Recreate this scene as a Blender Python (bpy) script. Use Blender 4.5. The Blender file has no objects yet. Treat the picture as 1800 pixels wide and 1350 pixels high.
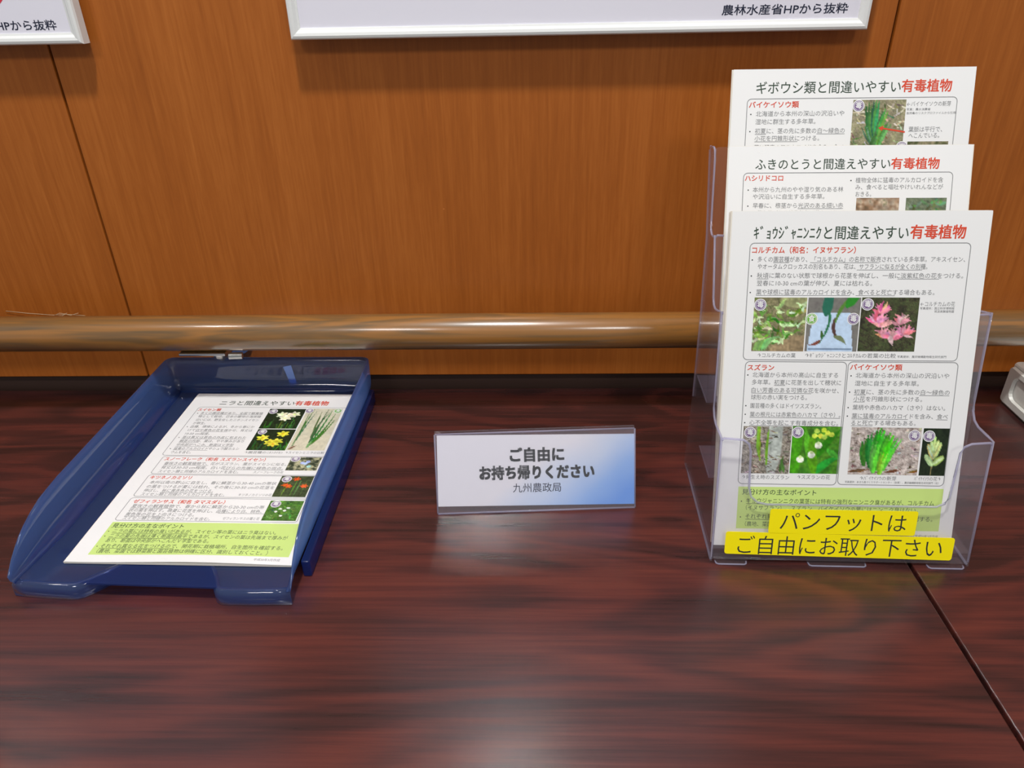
import bpy, bmesh, math, random
import numpy as np
from math import sin, cos, pi, radians, sqrt
from mathutils import Matrix, Vector

SC = bpy.context.scene
COL = SC.collection
MM = 0.001

# ------------------------------------------------------------------ camera
F_PX = 1290.7867
CAM_P = Vector((0.0571, -0.8277, 0.4804))
pitch, yaw, roll = 0.5220, -0.0323, -0.0206
fwd = Vector((sin(yaw)*cos(pitch), cos(yaw)*cos(pitch), -sin(pitch)))
rgt = Vector((cos(yaw), -sin(yaw), 0))
upv = rgt.cross(fwd)
ax = rgt*cos(roll) + upv*sin(roll)
ay = upv*cos(roll) - rgt*sin(roll)
cd = bpy.data.cameras.new('camera')
cd.sensor_width = 36.0
cd.lens = F_PX/1800*36
cd.clip_start = 0.01
cam = bpy.data.objects.new('camera', cd)
COL.objects.link(cam)
m3 = Matrix((ax, ay, -fwd)).transposed()
cam.matrix_world = Matrix.Translation(CAM_P) @ m3.to_4x4()
SC.camera = cam

# ------------------------------------------------------------------ world, lamps, exposure
w = bpy.data.worlds.new('world')
SC.world = w
w.use_nodes = True
bg = w.node_tree.nodes['Background']
bg.inputs[0].default_value = (0.92, 0.96, 1.0, 1)
bg.inputs[1].default_value = 0.29

def lamp(loc, energy, size):
    ld = bpy.data.lights.new('ceiling_downlight', 'AREA')
    ld.shape = 'DISK'
    ld.size = size
    ld.energy = energy
    ld.color = (1.0, 0.975, 0.95)
    o = bpy.data.objects.new('ceiling_downlight', ld)
    o.location = loc
    COL.objects.link(o)
lamp((-0.02, -0.68, 1.95), 27, 0.14)
lamp((-1.75, -0.68, 1.95), 7, 0.17)
lamp((1.85, -0.68, 1.95), 7, 0.17)
lamp((-0.9, -2.25, 1.95), 20, 0.6)
lamp((0.9, -2.25, 1.95), 20, 0.6)

SC.view_settings.view_transform = 'Standard'
SC.view_settings.look = 'None'
SC.view_settings.gamma = 1.0
SC.view_settings.exposure = 0.0
SC.view_settings.use_curve_mapping = False
SC.cycles.transparent_max_bounces = 40
SC.cycles.max_bounces = 16
SC.cycles.glossy_bounces = 6
SC.cycles.sample_clamp_indirect = 0.0
SC.cycles.blur_glossy = 0.1

# ------------------------------------------------------------------ materials
def s2l(c):
    return tuple((x/12.92 if x <= .04045 else ((x+.055)/1.055)**2.4) for x in c)
def rgb(r, g, b):
    return s2l((r/255, g/255, b/255)) + (1,)

def new_mat(name):
    m = bpy.data.materials.new(name)
    m.use_nodes = True
    return m, m.node_tree.nodes, m.node_tree.links, m.node_tree.nodes['Principled BSDF']

def plain(name, col, rough=0.5, metal=0.0, spec=0.5):
    m, n, l, b = new_mat(name)
    b.inputs['Base Color'].default_value = col
    b.inputs['Roughness'].default_value = rough
    b.inputs['Metallic'].default_value = metal
    b.inputs['Specular IOR Level'].default_value = spec
    return m

def ramp(n, stops):
    r = n.new('ShaderNodeValToRGB')
    e = r.color_ramp.elements
    e[0].position, e[0].color = stops[0]
    e[1].position, e[1].color = stops[-1]
    for p, c in stops[1:-1]:
        x = e.new(p); x.color = c
    return r

def coords(n, l, scale, loc=(0, 0, 0)):
    t = n.new('ShaderNodeTexCoord')
    mp = n.new('ShaderNodeMapping')
    mp.inputs['Scale'].default_value = scale
    mp.inputs['Location'].default_value = loc
    l.new(t.outputs['Object'], mp.inputs['Vector'])
    return mp.outputs['Vector']

def noise(n, l, vec, scale, detail=4, rough=.55, dist=0):
    x = n.new('ShaderNodeTexNoise')
    x.inputs['Scale'].default_value = scale
    x.inputs['Detail'].default_value = detail
    x.inputs['Roughness'].default_value = rough
    x.inputs['Distortion'].default_value = dist
    l.new(vec, x.inputs['Vector'])
    return x.outputs['Fac']

def mixc(n, l, fac, a, b, mode='MIX'):
    x = n.new('ShaderNodeMix')
    x.data_type = 'RGBA'
    x.blend_type = mode
    for s, v in ((0, fac), (6, a), (7, b)):
        if hasattr(v, 'is_linked'):
            l.new(v, x.inputs[s])
        else:
            x.inputs[s].default_value = v
    return x.outputs[2]

def math_node(n, l, op, a, b=0.0):
    x = n.new('ShaderNodeMath'); x.operation = op
    for i, v in ((0, a), (1, b)):
        if hasattr(v, 'is_linked'):
            l.new(v, x.inputs[i])
        else:
            x.inputs[i].default_value = v
    return x.outputs[0]

def table_wood(name, seed):
    m, n, l, b = new_mat(name)
    broad = noise(n, l, coords(n, l, (1.0, 5.6, 3), (seed, seed*.7, 0)), 1.5, 3, .5, 1.0)
    rings = math_node(n, l, 'SINE', math_node(n, l, 'MULTIPLY', broad, 52.0))
    rings = math_node(n, l, 'MULTIPLY_ADD', rings, .5); rings.node.inputs[2].default_value = .5
    streak = noise(n, l, coords(n, l, (4.5, 150, 20), (seed*2, 0, 0)), 1.3, 6, .68, .3)
    band = noise(n, l, coords(n, l, (.8, 15, 3), (seed*3, 1.3, 0)), 1.5, 5, .6, .5)
    v = math_node(n, l, 'ADD', math_node(n, l, 'MULTIPLY', rings, .17), math_node(n, l, 'MULTIPLY', streak, .50))
    v = math_node(n, l, 'ADD', v, math_node(n, l, 'MULTIPLY', band, .46))
    r = ramp(n, [(.34, (.020, .0095, .0095, 1)), (.50, (.043, .0145, .0135, 1)), (.64, (.078, .020, .0165, 1)), (.82, (.115, .028, .020, 1))])
    l.new(v, r.inputs[0])
    l.new(r.outputs[0], b.inputs['Base Color'])
    b.inputs['Roughness'].default_value = .25
    b.inputs['Specular IOR Level'].default_value = .5
    return m

def wall_wood():
    m, n, l, b = new_mat('wall_wood_veneer')
    streak = noise(n, l, coords(n, l, (160, 20, 5)), 1.0, 6, .65, .35)
    broad = noise(n, l, coords(n, l, (9, 3, 1.1)), 1.0, 4, .55, .8)
    fleck = noise(n, l, coords(n, l, (420, 40, 30)), 1.0, 2, .5)
    v = math_node(n, l, 'ADD', math_node(n, l, 'MULTIPLY', streak, .46), math_node(n, l, 'MULTIPLY', broad, .40))
    v = math_node(n, l, 'ADD', v, math_node(n, l, 'MULTIPLY', fleck, .20))
    r = ramp(n, [(.30, (.255, .067, .008, 1)), (.52, (.345, .096, .0125, 1)), (.72, (.435, .134, .022, 1))])
    l.new(v, r.inputs[0])
    l.new(r.outputs[0], b.inputs['Base Color'])
    b.inputs['Roughness'].default_value = .42
    b.inputs['Specular IOR Level'].default_value = .3
    return m

def rail_wood():
    m, n, l, b = new_mat('handrail_wood')
    broad = noise(n, l, coords(n, l, (1.6, 22, 22)), 1.5, 3, .5, 1.2)
    rings = math_node(n, l, 'SINE', math_node(n, l, 'MULTIPLY', broad, 26.0))
    rings = math_node(n, l, 'MULTIPLY_ADD', rings, .5); rings.node.inputs[2].default_value = .5
    streak = noise(n, l, coords(n, l, (6, 240, 240)), 1.0, 4, .6)
    v = math_node(n, l, 'ADD', math_node(n, l, 'MULTIPLY', rings, .4), math_node(n, l, 'MULTIPLY', streak, .6))
    r = ramp(n, [(.2, (.140, .082, .034, 1)), (.45, (.230, .110, .030, 1)), (.8, (.335, .142, .030, 1))])
    l.new(v, r.inputs[0])
    l.new(r.outputs[0], b.inputs['Base Color'])
    b.inputs['Roughness'].default_value = .3
    b.inputs['Coat Weight'].default_value = .9
    b.inputs['Coat Roughness'].default_value = .15
    return m

def see_through(name, tint, body, body_fac, rough=.06, trans_mix=.5, ior=1.49, through=None):
    """thin clear or tinted plastic: tinted transmission + a scattering body, under a Fresnel gloss"""
    m, n, l, b = new_mat(name)
    n.remove(b)
    out = n['Material Output']
    tr = n.new('ShaderNodeBsdfTransparent'); tr.inputs[0].default_value = tint
    df = n.new('ShaderNodeBsdfDiffuse'); df.inputs[0].default_value = body
    tl = n.new('ShaderNodeBsdfTranslucent'); tl.inputs[0].default_value = through or body
    mb = n.new('ShaderNodeMixShader'); mb.inputs[0].default_value = trans_mix
    l.new(df.outputs[0], mb.inputs[1]); l.new(tl.outputs[0], mb.inputs[2])
    m1 = n.new('ShaderNodeMixShader'); m1.inputs[0].default_value = body_fac
    l.new(tr.outputs[0], m1.inputs[1]); l.new(mb.outputs[0], m1.inputs[2])
    gl = n.new('ShaderNodeBsdfGlossy'); gl.inputs['Roughness'].default_value = rough
    fr = n.new('ShaderNodeFresnel')
    ge = n.new('ShaderNodeNewGeometry'); mr = n.new('ShaderNodeMapRange')      # the ray goes straight through: same gloss on both faces
    mr.inputs['To Min'].default_value = ior; mr.inputs['To Max'].default_value = 1/ior
    l.new(ge.outputs['Backfacing'], mr.inputs['Value'])
    # Fresnel inverts its index on back faces by itself, so feed it the inverse there
    l.new(mr.outputs[0], fr.inputs[0])
    m2 = n.new('ShaderNodeMixShader')
    l.new(fr.outputs[0], m2.inputs[0]); l.new(m1.outputs[0], m2.inputs[1]); l.new(gl.outputs[0], m2.inputs[2])
    l.new(m2.outputs[0], out.inputs[0])
    return m

def photo_mat():
    m, n, l, b = new_mat('printed_photo')
    a = n.new('ShaderNodeAttribute'); a.attribute_name = 'Col'
    l.new(a.outputs['Color'], b.inputs['Base Color'])
    b.inputs['Roughness'].default_value = .5
    b.inputs['Specular IOR Level'].default_value = .25
    return m

M = dict(
    table_a=table_wood('dark_mahogany_laminate', 0.0), table_b=table_wood('dark_mahogany_laminate_second', 4.7),
    wall=wall_wood(), rail=rail_wood(),
    edge=plain('dark_edge_band', (.012, .008, .007, 1), .5),
    strip=plain('dark_brown_strip', (.03, .013, .008, 1), .6),
    steel=plain('brushed_steel', (.55, .54, .52, 1), .3, 1.0),
    floor=plain('grey_floor', (.22, .21, .2, 1), .5),
    frame=plain('white_satin_frame', (.72, .73, .72, 1), .32),
    poster=plain('poster_under_gloss_cover', (.77, .755, .84, 1), .11, spec=1.0),
    paper=plain('white_paper', (.76, .76, .755, 1), .55, spec=.2),
    paper_edge=plain('paper_stack_edge', (.74, .70, .62, 1), .8, spec=.1),
    ink=plain('black_ink', (.03, .035, .035, 1), .6, spec=.15),
    ink_grey=plain('grey_ink', (.20, .205, .21, 1), .6, spec=.15),
    ink_green=plain('dark_green_ink', (.045, .07, .05, 1), .6, spec=.15),
    ink_navy=plain('dark_navy_ink', (.02, .025, .05, 1), .6, spec=.15),
    ink_red=plain('red_ink', (.62, .07, .035, 1), .6, spec=.15),
    ring_red=plain('poster_red', (.65, .03, .06, 1), .5),
    purple=plain('purple_ink', (.17, .10, .24, 1), .6, spec=.15),
    green=plain('green_ink', (.16, .42, .06, 1), .6, spec=.15),
    lime=plain('lime_print', (.53, .69, .21, 1), .55, spec=.2),
    photo=photo_mat(),
    yellow=plain('yellow_label_tape', (.96, .82, .0, 1), .38),
    blue=see_through('translucent_blue_plastic', (.56, .60, .77, 1), (.085, .13, .27, 1), .44, .06, .66, 1.6, through=(.36, .54, .97, 1)),
    blue_wall=see_through('translucent_blue_plastic_frosted', (.50, .58, .80, 1), (.065, .12, .29, 1), .62, .06, .78, 1.6, through=(.36, .57, 1.0, 1)),
    blue_rail=see_through('translucent_blue_plastic_thick', (.28, .36, .70, 1), (.03, .07, .28, 1), .5, .1, .6, through=(.06, .16, .58, 1)),
    tape=plain('white_tape_blue_cast', (.17, .27, .62, 1), .4),  # white tape; the tint from the blue tray wall is put into its colour
    clear=see_through('clear_acrylic', (.985, .98, .99, 1), (.90, .87, .97, 1), .045, .04, .5),
    clear_edge=see_through('clear_acrylic_edge', (.86, .85, .93, 1), (.82, .81, 1.0, 1), .34, .05, .5),
    white_plastic=plain('white_plastic', (.74, .75, .70, 1), .35),
    thread=plain('pale_thread', (.50, .36, .22, 1), .8),
)

# ------------------------------------------------------------------ mesh helpers
def add_mesh(name, verts, faces, mat, parent=None, smooth=False, fix=False):
    me = bpy.data.meshes.new(name)
    me.from_pydata([tuple(v) for v in verts], [], [tuple(f) for f in faces])
    if fix:
        bm = bmesh.new(); bm.from_mesh(me)
        bmesh.ops.recalc_face_normals(bm, faces=bm.faces)
        bm.to_mesh(me); bm.free()
    if smooth:
        me.polygons.foreach_set('use_smooth', [True]*len(me.polygons))
    me.materials.append(M[mat])
    o = bpy.data.objects.new(name, me)
    COL.objects.link(o)
    o.parent = parent
    return o

def bevel(o, wd, seg=3, angle=40):
    b = o.modifiers.new('bevel', 'BEVEL')
    b.width = wd; b.segments = seg; b.limit_method = 'ANGLE'; b.angle_limit = radians(angle)
    return o

def box(name, lo, hi, mat, parent=None, bev=0.0, seg=3):
    (x0, y0, z0), (x1, y1, z1) = lo, hi
    v = [(x0, y0, z0), (x1, y0, z0), (x1, y1, z0), (x0, y1, z0), (x0, y0, z1), (x1, y0, z1), (x1, y1, z1), (x0, y1, z1)]
    f = [(3, 2, 1, 0), (4, 5, 6, 7), (0, 1, 5, 4), (1, 2, 6, 5), (2, 3, 7, 6), (3, 0, 4, 7)]
    o = add_mesh(name, v, f, mat, parent)
    if bev:
        bevel(o, bev, seg)
    return o

def prism(name, poly, fn, mat, parent=None, d0=0.0, d1=.002, smooth=False):
    """poly: 2D outline; fn(u,v,d) -> 3D; a plate between depth d0 and d1"""
    n = len(poly)
    v = [fn(a, b, d0) for a, b in poly] + [fn(a, b, d1) for a, b in poly]
    f = [tuple(range(n))[::-1], tuple(range(n, 2*n))]
    f += [(i, (i+1) % n, n+(i+1) % n, n+i) for i in range(n)]
    o = add_mesh(name, v, f, mat, parent, smooth)
    bm = bmesh.new(); bm.from_mesh(o.data)
    bmesh.ops.triangulate(bm, faces=[x for x in bm.faces if len(x.verts) > 4], ngon_method='EAR_CLIP')
    bmesh.ops.recalc_face_normals(bm, faces=bm.faces)
    bm.to_mesh(o.data); bm.free()
    return o

def tube_geo(path, r, seg=8, closed=False):
    path = [Vector(p) for p in path]
    n = len(path)
    v, f = [], []
    for i, p in enumerate(path):
        a = path[(i-1) % n] if (closed or i) else p
        b = path[(i+1) % n] if (closed or i < n-1) else p
        t = (b-a).normalized()
        ref = Vector((0, 0, 1)) if abs(t.z) < .9 else Vector((1, 0, 0))
        s = t.cross(ref).normalized(); q = s.cross(t)
        for k in range(seg):
            an = 2*pi*k/seg
            v.append(p + s*(r*cos(an)) + q*(r*sin(an)))
    for i in range(n if closed else n-1):
        j = (i+1) % n
        for k in range(seg):
            k2 = (k+1) % seg
            f.append((i*seg+k, i*seg+k2, j*seg+k2, j*seg+k))
    if not closed:
        f.append(tuple(range(seg))[::-1]); f.append(tuple((n-1)*seg+k for k in range(seg)))
    return v, f

def tube(name, path, r, mat, parent=None, seg=8):
    v, f = tube_geo(path, r, seg)
    return add_mesh(name, v, f, mat, parent, True, fix=True)

def tubes(name, paths, r, mat, parent=None, seg=8):
    V, Fc = [], []
    for p in paths:
        v, f = tube_geo(p, r, seg)
        k = len(V); V += v; Fc += [tuple(i+k for i in q) for q in f]
    return add_mesh(name, V, Fc, mat, parent, True, fix=True)

def thing(name, label, cat, loc=(0, 0, 0), rz=0.0, group=None):
    o = bpy.data.objects.new(name, None)
    o.empty_display_size = .02
    COL.objects.link(o)
    o.location = loc
    o.rotation_euler = (0, 0, rz)
    return tag(o, label, cat, group)

def tag(o, label=None, cat=None, group=None, kind=None):
    if label: o['label'] = label
    if cat: o['category'] = cat
    if group: o['group'] = group
    if kind: o['kind'] = kind
    return o

def arc(cx, cy, r, a0, a1, n=6):
    return [(cx + r*cos(radians(a0+(a1-a0)*i/n)), cy + r*sin(radians(a0+(a1-a0)*i/n))) for i in range(n+1)]

def rrect(x0, y0, x1, y1, r, n=5):
    return (arc(x1-r, y0+r, r, -90, 0, n) + arc(x1-r, y1-r, r, 0, 90, n) + arc(x0+r, y1-r, r, 90, 180, n) + arc(x0+r, y0+r, r, 180, 270, n))

# ------------------------------------------------------------------ lettering (built in the font that ships with the renderer)
def glyph_meshes(reqs):
    """reqs: list of (string, bold offset) -> dict to (verts2d, faces, xmin, xmax)"""
    uniq = sorted(set(reqs))
    obs = []
    for s, off in uniq:
        c = bpy.data.curves.new('t', 'FONT')
        c.body = s; c.resolution_u = 2; c.offset = off
        o = bpy.data.objects.new('t', c); COL.objects.link(o); obs.append(o)
    dg = bpy.context.evaluated_depsgraph_get()
    res = {}
    for k, o in zip(uniq, obs):
        me = bpy.data.meshes.new_from_object(o.evaluated_get(dg))
        v = [(p.co.x, p.co.y) for p in me.vertices]
        f = [tuple(p.vertices) for p in me.polygons]
        xs = [p[0] for p in v] or [0, 1]
        res[k] = (v, f, min(xs), max(xs))
        bpy.data.meshes.remove(me)
    for o in obs:
        c = o.data
        bpy.data.objects.remove(o); bpy.data.curves.remove(c)
    return res

class Print:
    """flat print on a sheet, in millimetres; layers of ink are collected and laid on the sheet by fn(u, w, h)"""
    def __init__(self):
        self.texts = []; self.polys = []; self.pics = []; self.k = 0
    def text(self, s, x0, x1, y, h, ink='ink_grey', part='body_text', off=0.0, layer=2, under=()):
        if part != 'round_mark': self.k += 1
        self.texts.append((s, x0, x1, y, h, ink, (part, self.k), off, layer))
        n = len(s)
        for a, b in under:
            self.poly([(x0+(x1-x0)*a/n, y-h*.20), (x0+(x1-x0)*b/n, y-h*.20), (x0+(x1-x0)*b/n, y-h*.11), (x0+(x1-x0)*a/n, y-h*.11)], ink, part, layer)
    def poly(self, pts, ink, part, layer=1):
        self.polys.append((pts, ink, (part, self.k), layer))
    def outline(self, x0, y0, x1, y1, r, wd=.55, ink='ink_grey', part='box_outline'):
        self.k += 1
        a = rrect(x0, y0, x1, y1, r); b = rrect(x0+wd, y0+wd, x1-wd, y1-wd, max(r-wd, .1))
        n = len(a)
        for i in range(n):
            j = (i+1) % n
            self.poly([a[i], a[j], b[j], b[i]], ink, part, 2)
    def disc(self, x, y, r, ink, part, layer, n=20):
        if part != 'round_mark': self.k += 1
        self.poly([(x+r*cos(2*pi*i/n), y+r*sin(2*pi*i/n)) for i in range(n)], ink, part, layer)
    def mark(self, x, y, ch='毒', ink='purple', r=5.2):
        self.k += 1
        self.disc(x, y, r, 'paper', 'round_mark', 3)
        self.disc(x, y, r*.86, ink, 'round_mark', 4)
        self.disc(x, y, r*.76, 'paper', 'round_mark', 5)
        self.disc(x, y, r*.69, ink, 'round_mark', 6)
        self.text(ch, x-r*.5, x+r*.5, y-r*.42, r*1.0, 'paper', 'round_mark', .02, 7)
    def photo(self, x0, y0, x1, y1, img):
        self.pics.append((x0, y0, x1, y1, img))
    def build(self, fn, parent):
        G = glyph_meshes([(t[0], min(t[7], 0)) for t in self.texts])
        bins = {}
        def put(part, ink, V, Fc):
            d = bins.setdefault(part, [[], [], [], []])
            if ink not in d[2]: d[2].append(ink)
            k = len(d[0]); d[0] += V; d[1] += [tuple(i+k for i in f) for f in Fc]; d[3] += [d[2].index(ink)]*len(Fc)
        for s, x0, x1, y, h, ink, part, off, layer in self.texts:
            v, f, a, b = G[(s, min(off, 0))]
            sx = (x1-x0)/(b-a); sy = h/.86
            for bk_, (bx_, by_) in enumerate(((0, 0),) if off <= 0 else ((-off, -off), (off, -off), (-off, off), (off, off))):
                put(part, ink, [fn((x0+(p[0]-a+bx_)*sx)*MM, (y+(p[1]+by_)*sy+.06*h)*MM, layer*5e-5+bk_*1.1e-5) for p in v], f)
        for pts, ink, part, layer in self.polys:
            put(part, ink, [fn(p[0]*MM, p[1]*MM, layer*5e-5) for p in pts], [tuple(range(len(pts)))])
        for (part, _), (V, Fc, inks, mi) in bins.items():
            o = add_mesh(part, V, Fc, inks[0], parent)
            for i_ in inks[1:]: o.data.materials.append(M[i_])
            o.data.polygons.foreach_set('material_index', mi)
        for x0, y0, x1, y1, img in self.pics:
            H, W, _ = img.shape
            V = [fn((x0+(x1-x0)*i/(W-1))*MM, (y1+(y0-y1)*j/(H-1))*MM, 5e-5) for j in range(H) for i in range(W)]
            Fc = [(j*W+i, (j+1)*W+i, (j+1)*W+i+1, j*W+i+1) for j in range(H-1) for i in range(W-1)]
            o = add_mesh('photo', V, Fc, 'photo', parent)
            at = o.data.color_attributes.new('Col', 'FLOAT_COLOR', 'POINT')
            lin = np.where(img <= .04045, img/12.92, ((img+.055)/1.055)**2.4)
            at.data.foreach_set('color', np.concatenate([lin, np.ones((H, W, 1))], 2).astype('f').ravel())

# ------------------------------------------------------------------ little printed pictures, painted in code
class Pic:
    def __init__(self, W, H, cols, seed, grain=3, mixn=.9):
        self.W, self.H = W, H
        self.rng = np.random.default_rng(seed)
        self.img = np.zeros((H, W, 3))
        t = self.field(grain)*.6 + self.field(max(1, grain//2))*.4
        t = (t-t.min())/(t.max()-t.min())
        cols = [np.array(c)/255 for c in cols]
        k = t*(len(cols)-1); i = np.clip(k.astype(int), 0, len(cols)-2); f = (k-i)[..., None]
        C = np.array(cols)
        self.img = C[i]*(1-f) + C[i+1]*f
        self.yy, self.xx = np.mgrid[0:H, 0:W]
        self.xx = self.xx/(W-1); self.yy = self.yy/(H-1)
    def field(self, g):
        h, w_ = self.H//g+3, self.W//g+3
        a = self.rng.random((h, w_))
        y = np.arange(self.H)/g; x = np.arange(self.W)/g
        yi, xi = y.astype(int), x.astype(int); fy, fx = (y-yi)[:, None], (x-xi)[None]
        return (a[yi][:, xi]*(1-fy)*(1-fx) + a[yi+1][:, xi]*fy*(1-fx) + a[yi][:, xi+1]*(1-fy)*fx + a[yi+1][:, xi+1]*fy*fx)
    def put(self, mask, col, var=10):
        c = (np.array(col) + self.rng.normal(0, var, 3))/255
        self.img = self.img*(1-mask[..., None]) + np.clip(c, 0, 1)*mask[..., None]
    def ell(self, x, y, rx, ry, col, ang=0, var=10):
        dx, dy = self.xx-x, self.yy-y
        a = radians(ang); u = dx*cos(a)+dy*sin(a); v = -dx*sin(a)+dy*cos(a)
        d = (u/rx)**2+(v/ry)**2
        self.put(np.clip((1.15-d)*4, 0, 1), col, var)
    def leaf(self, x0, y0, x1, y1, wd, col, bend=0.0, var=12, taper=1.0):
        n = 26
        m = np.zeros((self.H, self.W))
        for i in range(n+1):
            t = i/n
            px = x0+(x1-x0)*t+bend*sin(pi*t)*(y1-y0); py = y0+(y1-y0)*t-bend*sin(pi*t)*(x1-x0)
            r = max(wd*(1-taper*t**2.2)*(0.45+.55*min(1, t*3)), .008)
            d = ((self.xx-px)**2+(self.yy-py)**2)/r**2
            m = np.maximum(m, np.clip((1.2-d)*3, 0, 1))
        self.put(m, col, var)
        return self
    def rect(self, x0, y0, x1, y1, col, skew=0):
        s = skew*(self.yy-.5)
        self.put(((self.xx > x0-s) & (self.xx < x1+s) & (self.yy > y0) & (self.yy < y1)).astype(float), col, 0)
    def out(self, amt=.45):
        k = .5+amt*(.32*(self.field(2)-.5)+.28*(self.field(5)-.5))
        return np.clip(self.img*(2*k)[..., None], 0, 1)

def leafy(W, H, cols, seed, leafs, n, size, lo=0.0):
    p = Pic(W, H, cols, seed)
    r = p.rng
    for _ in range(n):
        x, y = r.random(), lo+(1-lo)*r.random(); a = r.random()*6.28; L = size*(.6+.8*r.random())
        p.leaf(x, y, x+L*cos(a), y-L*abs(sin(a)), size*.22, leafs[r.integers(len(leafs))], (r.random()-.5)*.5)
    return p

def pic_colchicum_leaves():
    p = Pic(58, 60, [(80, 85, 50), (140, 130, 100), (70, 90, 45)], 3)
    p.ell(.85, 1.0, .5, .3, (150, 110, 100)); p.ell(.9, .05, .4, .14, (150, 140, 110))
    r = p.rng
    for _ in range(95):
        x, y = r.random()*.95, .12+.75*r.random()
        if x+y > 1.45: continue
        a = r.random()*3.14; L = .12+.12*r.random()
        c = [(110, 150, 65), (150, 185, 105), (200, 220, 170), (60, 100, 35), (80, 125, 40)][r.integers(5)]
        p.leaf(x, y, x+L*cos(a), y-L*sin(a)*.7, .03, c, (r.random()-.5)*.6)
    for k in range(5):
        p.leaf(.05+.05*k, .97, .25+.09*k, .8-.02*k, .04, (130, 175, 90), .2)
    return p.out()

def pic_comparison():
    p = Pic(56, 60, [(95, 95, 90), (120, 118, 112), (105, 100, 98)], 5, 6)
    p.rect(.10, .28, .86, 1.01, (186, 208, 232), .12)
    p.leaf(.30, .62, .30, .80, .028, (80, 70, 55), .05); p.leaf(.27, .85, .36, .02, .025, (60, 95, 50), -.14, taper=.1)
    p.leaf(.36, .30, .40, -.05, .10, (45, 110, 45), 0, taper=.2); p.leaf(.28, .80, .08, .88, .035, (120, 90, 60), .1)
    p.leaf(.58, .72, .54, .40, .035, (60, 50, 45), .12, taper=.2); p.leaf(.55, .45, .85, -.02, .035, (70, 120, 55), .1, taper=.1)
    p.leaf(.75, .15, .95, -.1, .09, (60, 125, 50), .0, taper=.2); p.leaf(.56, .72, .78, .86, .05, (110, 100, 80), .1)
    p.rect(.06, .945, .90, .97, (120, 140, 165), 0)
    return p.out(.12)

def pic_pink():
    p = Pic(62, 60, [(45, 55, 35), (75, 85, 50), (55, 50, 38), (35, 45, 28)], 8)
    r = p.rng
    for cx, cy in ((.40, .48), (.72, .42), (.45, .68), (.62, .70), (.80, .62), (.38, .22), (.30, .38)):
        for k in range(9):
            a = radians(200+140*k/8); L = .15+.07*r.random()
            c = [(214, 130, 150), (230, 160, 178), (196, 108, 132), (222, 148, 160)][r.integers(4)]
            p.leaf(cx, cy+.06, cx+L*cos(a), cy+.06+L*sin(a), .042, c, (r.random()-.5)*.4)
    p.leaf(.55, .72, .60, .88, .05, (225, 190, 180)); p.leaf(.8, .7, .96, .74, .03, (225, 170, 185))
    return p.out()

def pic_sprouts():
    p = Pic(52, 54, [(60, 55, 45), (120, 112, 100), (165, 158, 148), (95, 88, 76)], 11, 2)
    p.leaf(.62, 1.0, .68, -.1, .17, (176, 170, 164), 0, taper=.2)
    for k in range(60):
        r = p.rng; x, y = r.random(), r.random()
        p.leaf(x, y, x+.1, y-.06+.12*r.random(), .012, [(70, 62, 50), (190, 184, 172), (110, 96, 76)][r.integers(3)])
    for a, b, c, d in ((.38, .72, .34, .02, ), (.52, .80, .53, .08), (.34, .6, .30, .0)):
        p.leaf(a, b, c, d, .035, (110, 170, 40), .02, taper=.6)
    p.leaf(.82, .95, .86, .62, .04, (80, 120, 50)); p.leaf(.9, .95, .82, .7, .04, (95, 130, 60))
    return p.out()

def pic_lily():
    p = Pic(54, 54, [(45, 95, 20), (80, 140, 35), (40, 105, 25)], 14, 9)
    p.leaf(.1, 1.1, .16, .05, .13, (70, 150, 25), .05, taper=.3); p.leaf(.5, .85, .25, .0, .11, (95, 175, 45), .02)
    p.leaf(.55, .62, 1.0, .05, .09, (40, 120, 20), .05); p.leaf(.5, 1.0, 1.05, .62, .09, (50, 125, 30), .08); p.leaf(.75, .5, 1.05, .7, .07, (70, 150, 35))
    p.leaf(.5, .98, .42, .3, .10, (75, 160, 35), .03, taper=.3)
    for x, y in ((.5, .1), (.58, .2), (.64, .08), (.72, .14), (.8, .17), (.66, .22), (.46, .2)):
        p.ell(x, y, .055, .05, (185, 205, 70))
    for x, y in ((.20, .70), (.42, .60), (.55, .40)):
        p.ell(x, y, .075, .07, (236, 240, 225), 0, 3); p.ell(x, y-.05, .04, .03, (200, 222, 150))
    return p.out()

def pic_shoot():
    p = Pic(68, 54, [(110, 98, 90), (165, 152, 145), (200, 190, 184), (135, 118, 110)], 17, 3)
    r = p.rng
    for _ in range(70):
        x, y = r.random(), r.random()
        p.leaf(x, y, x+.12*(r.random()-.5), y+.12*(r.random()-.5), .018, [(120, 104, 92), (216, 208, 204), (88, 74, 62), (178, 160, 152)][r.integers(4)])
    for _ in range(14):
        x = r.random(); p.leaf(x, .95, x+.15, .88, .02, (112, 72, 52))
    for a, b, c, d, w_, col in ((.22, .8, .22, .25, .06, (50, 125, 40)), (.32, .85, .30, .12, .08, (40, 140, 35)), (.42, .9, .42, .02, .10, (60, 165, 30)), (.50, .9, .68, .2, .06, (80, 180, 40)), (.47, .8, .56, .12, .09, (75, 175, 35)), (.36, .95, .38, .3, .07, (90, 180, 60)), (.46, 1.0, .50, .5, .05, (140, 200, 60))):
        for q_ in range(3): p.leaf(a+.015*(q_-1), b, c+.05*(q_-1), d+.05*abs(q_-1), w_*.5, [v_*(.82+.16*q_) for v_ in col], .03, taper=.7)
    return p.out()

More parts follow.
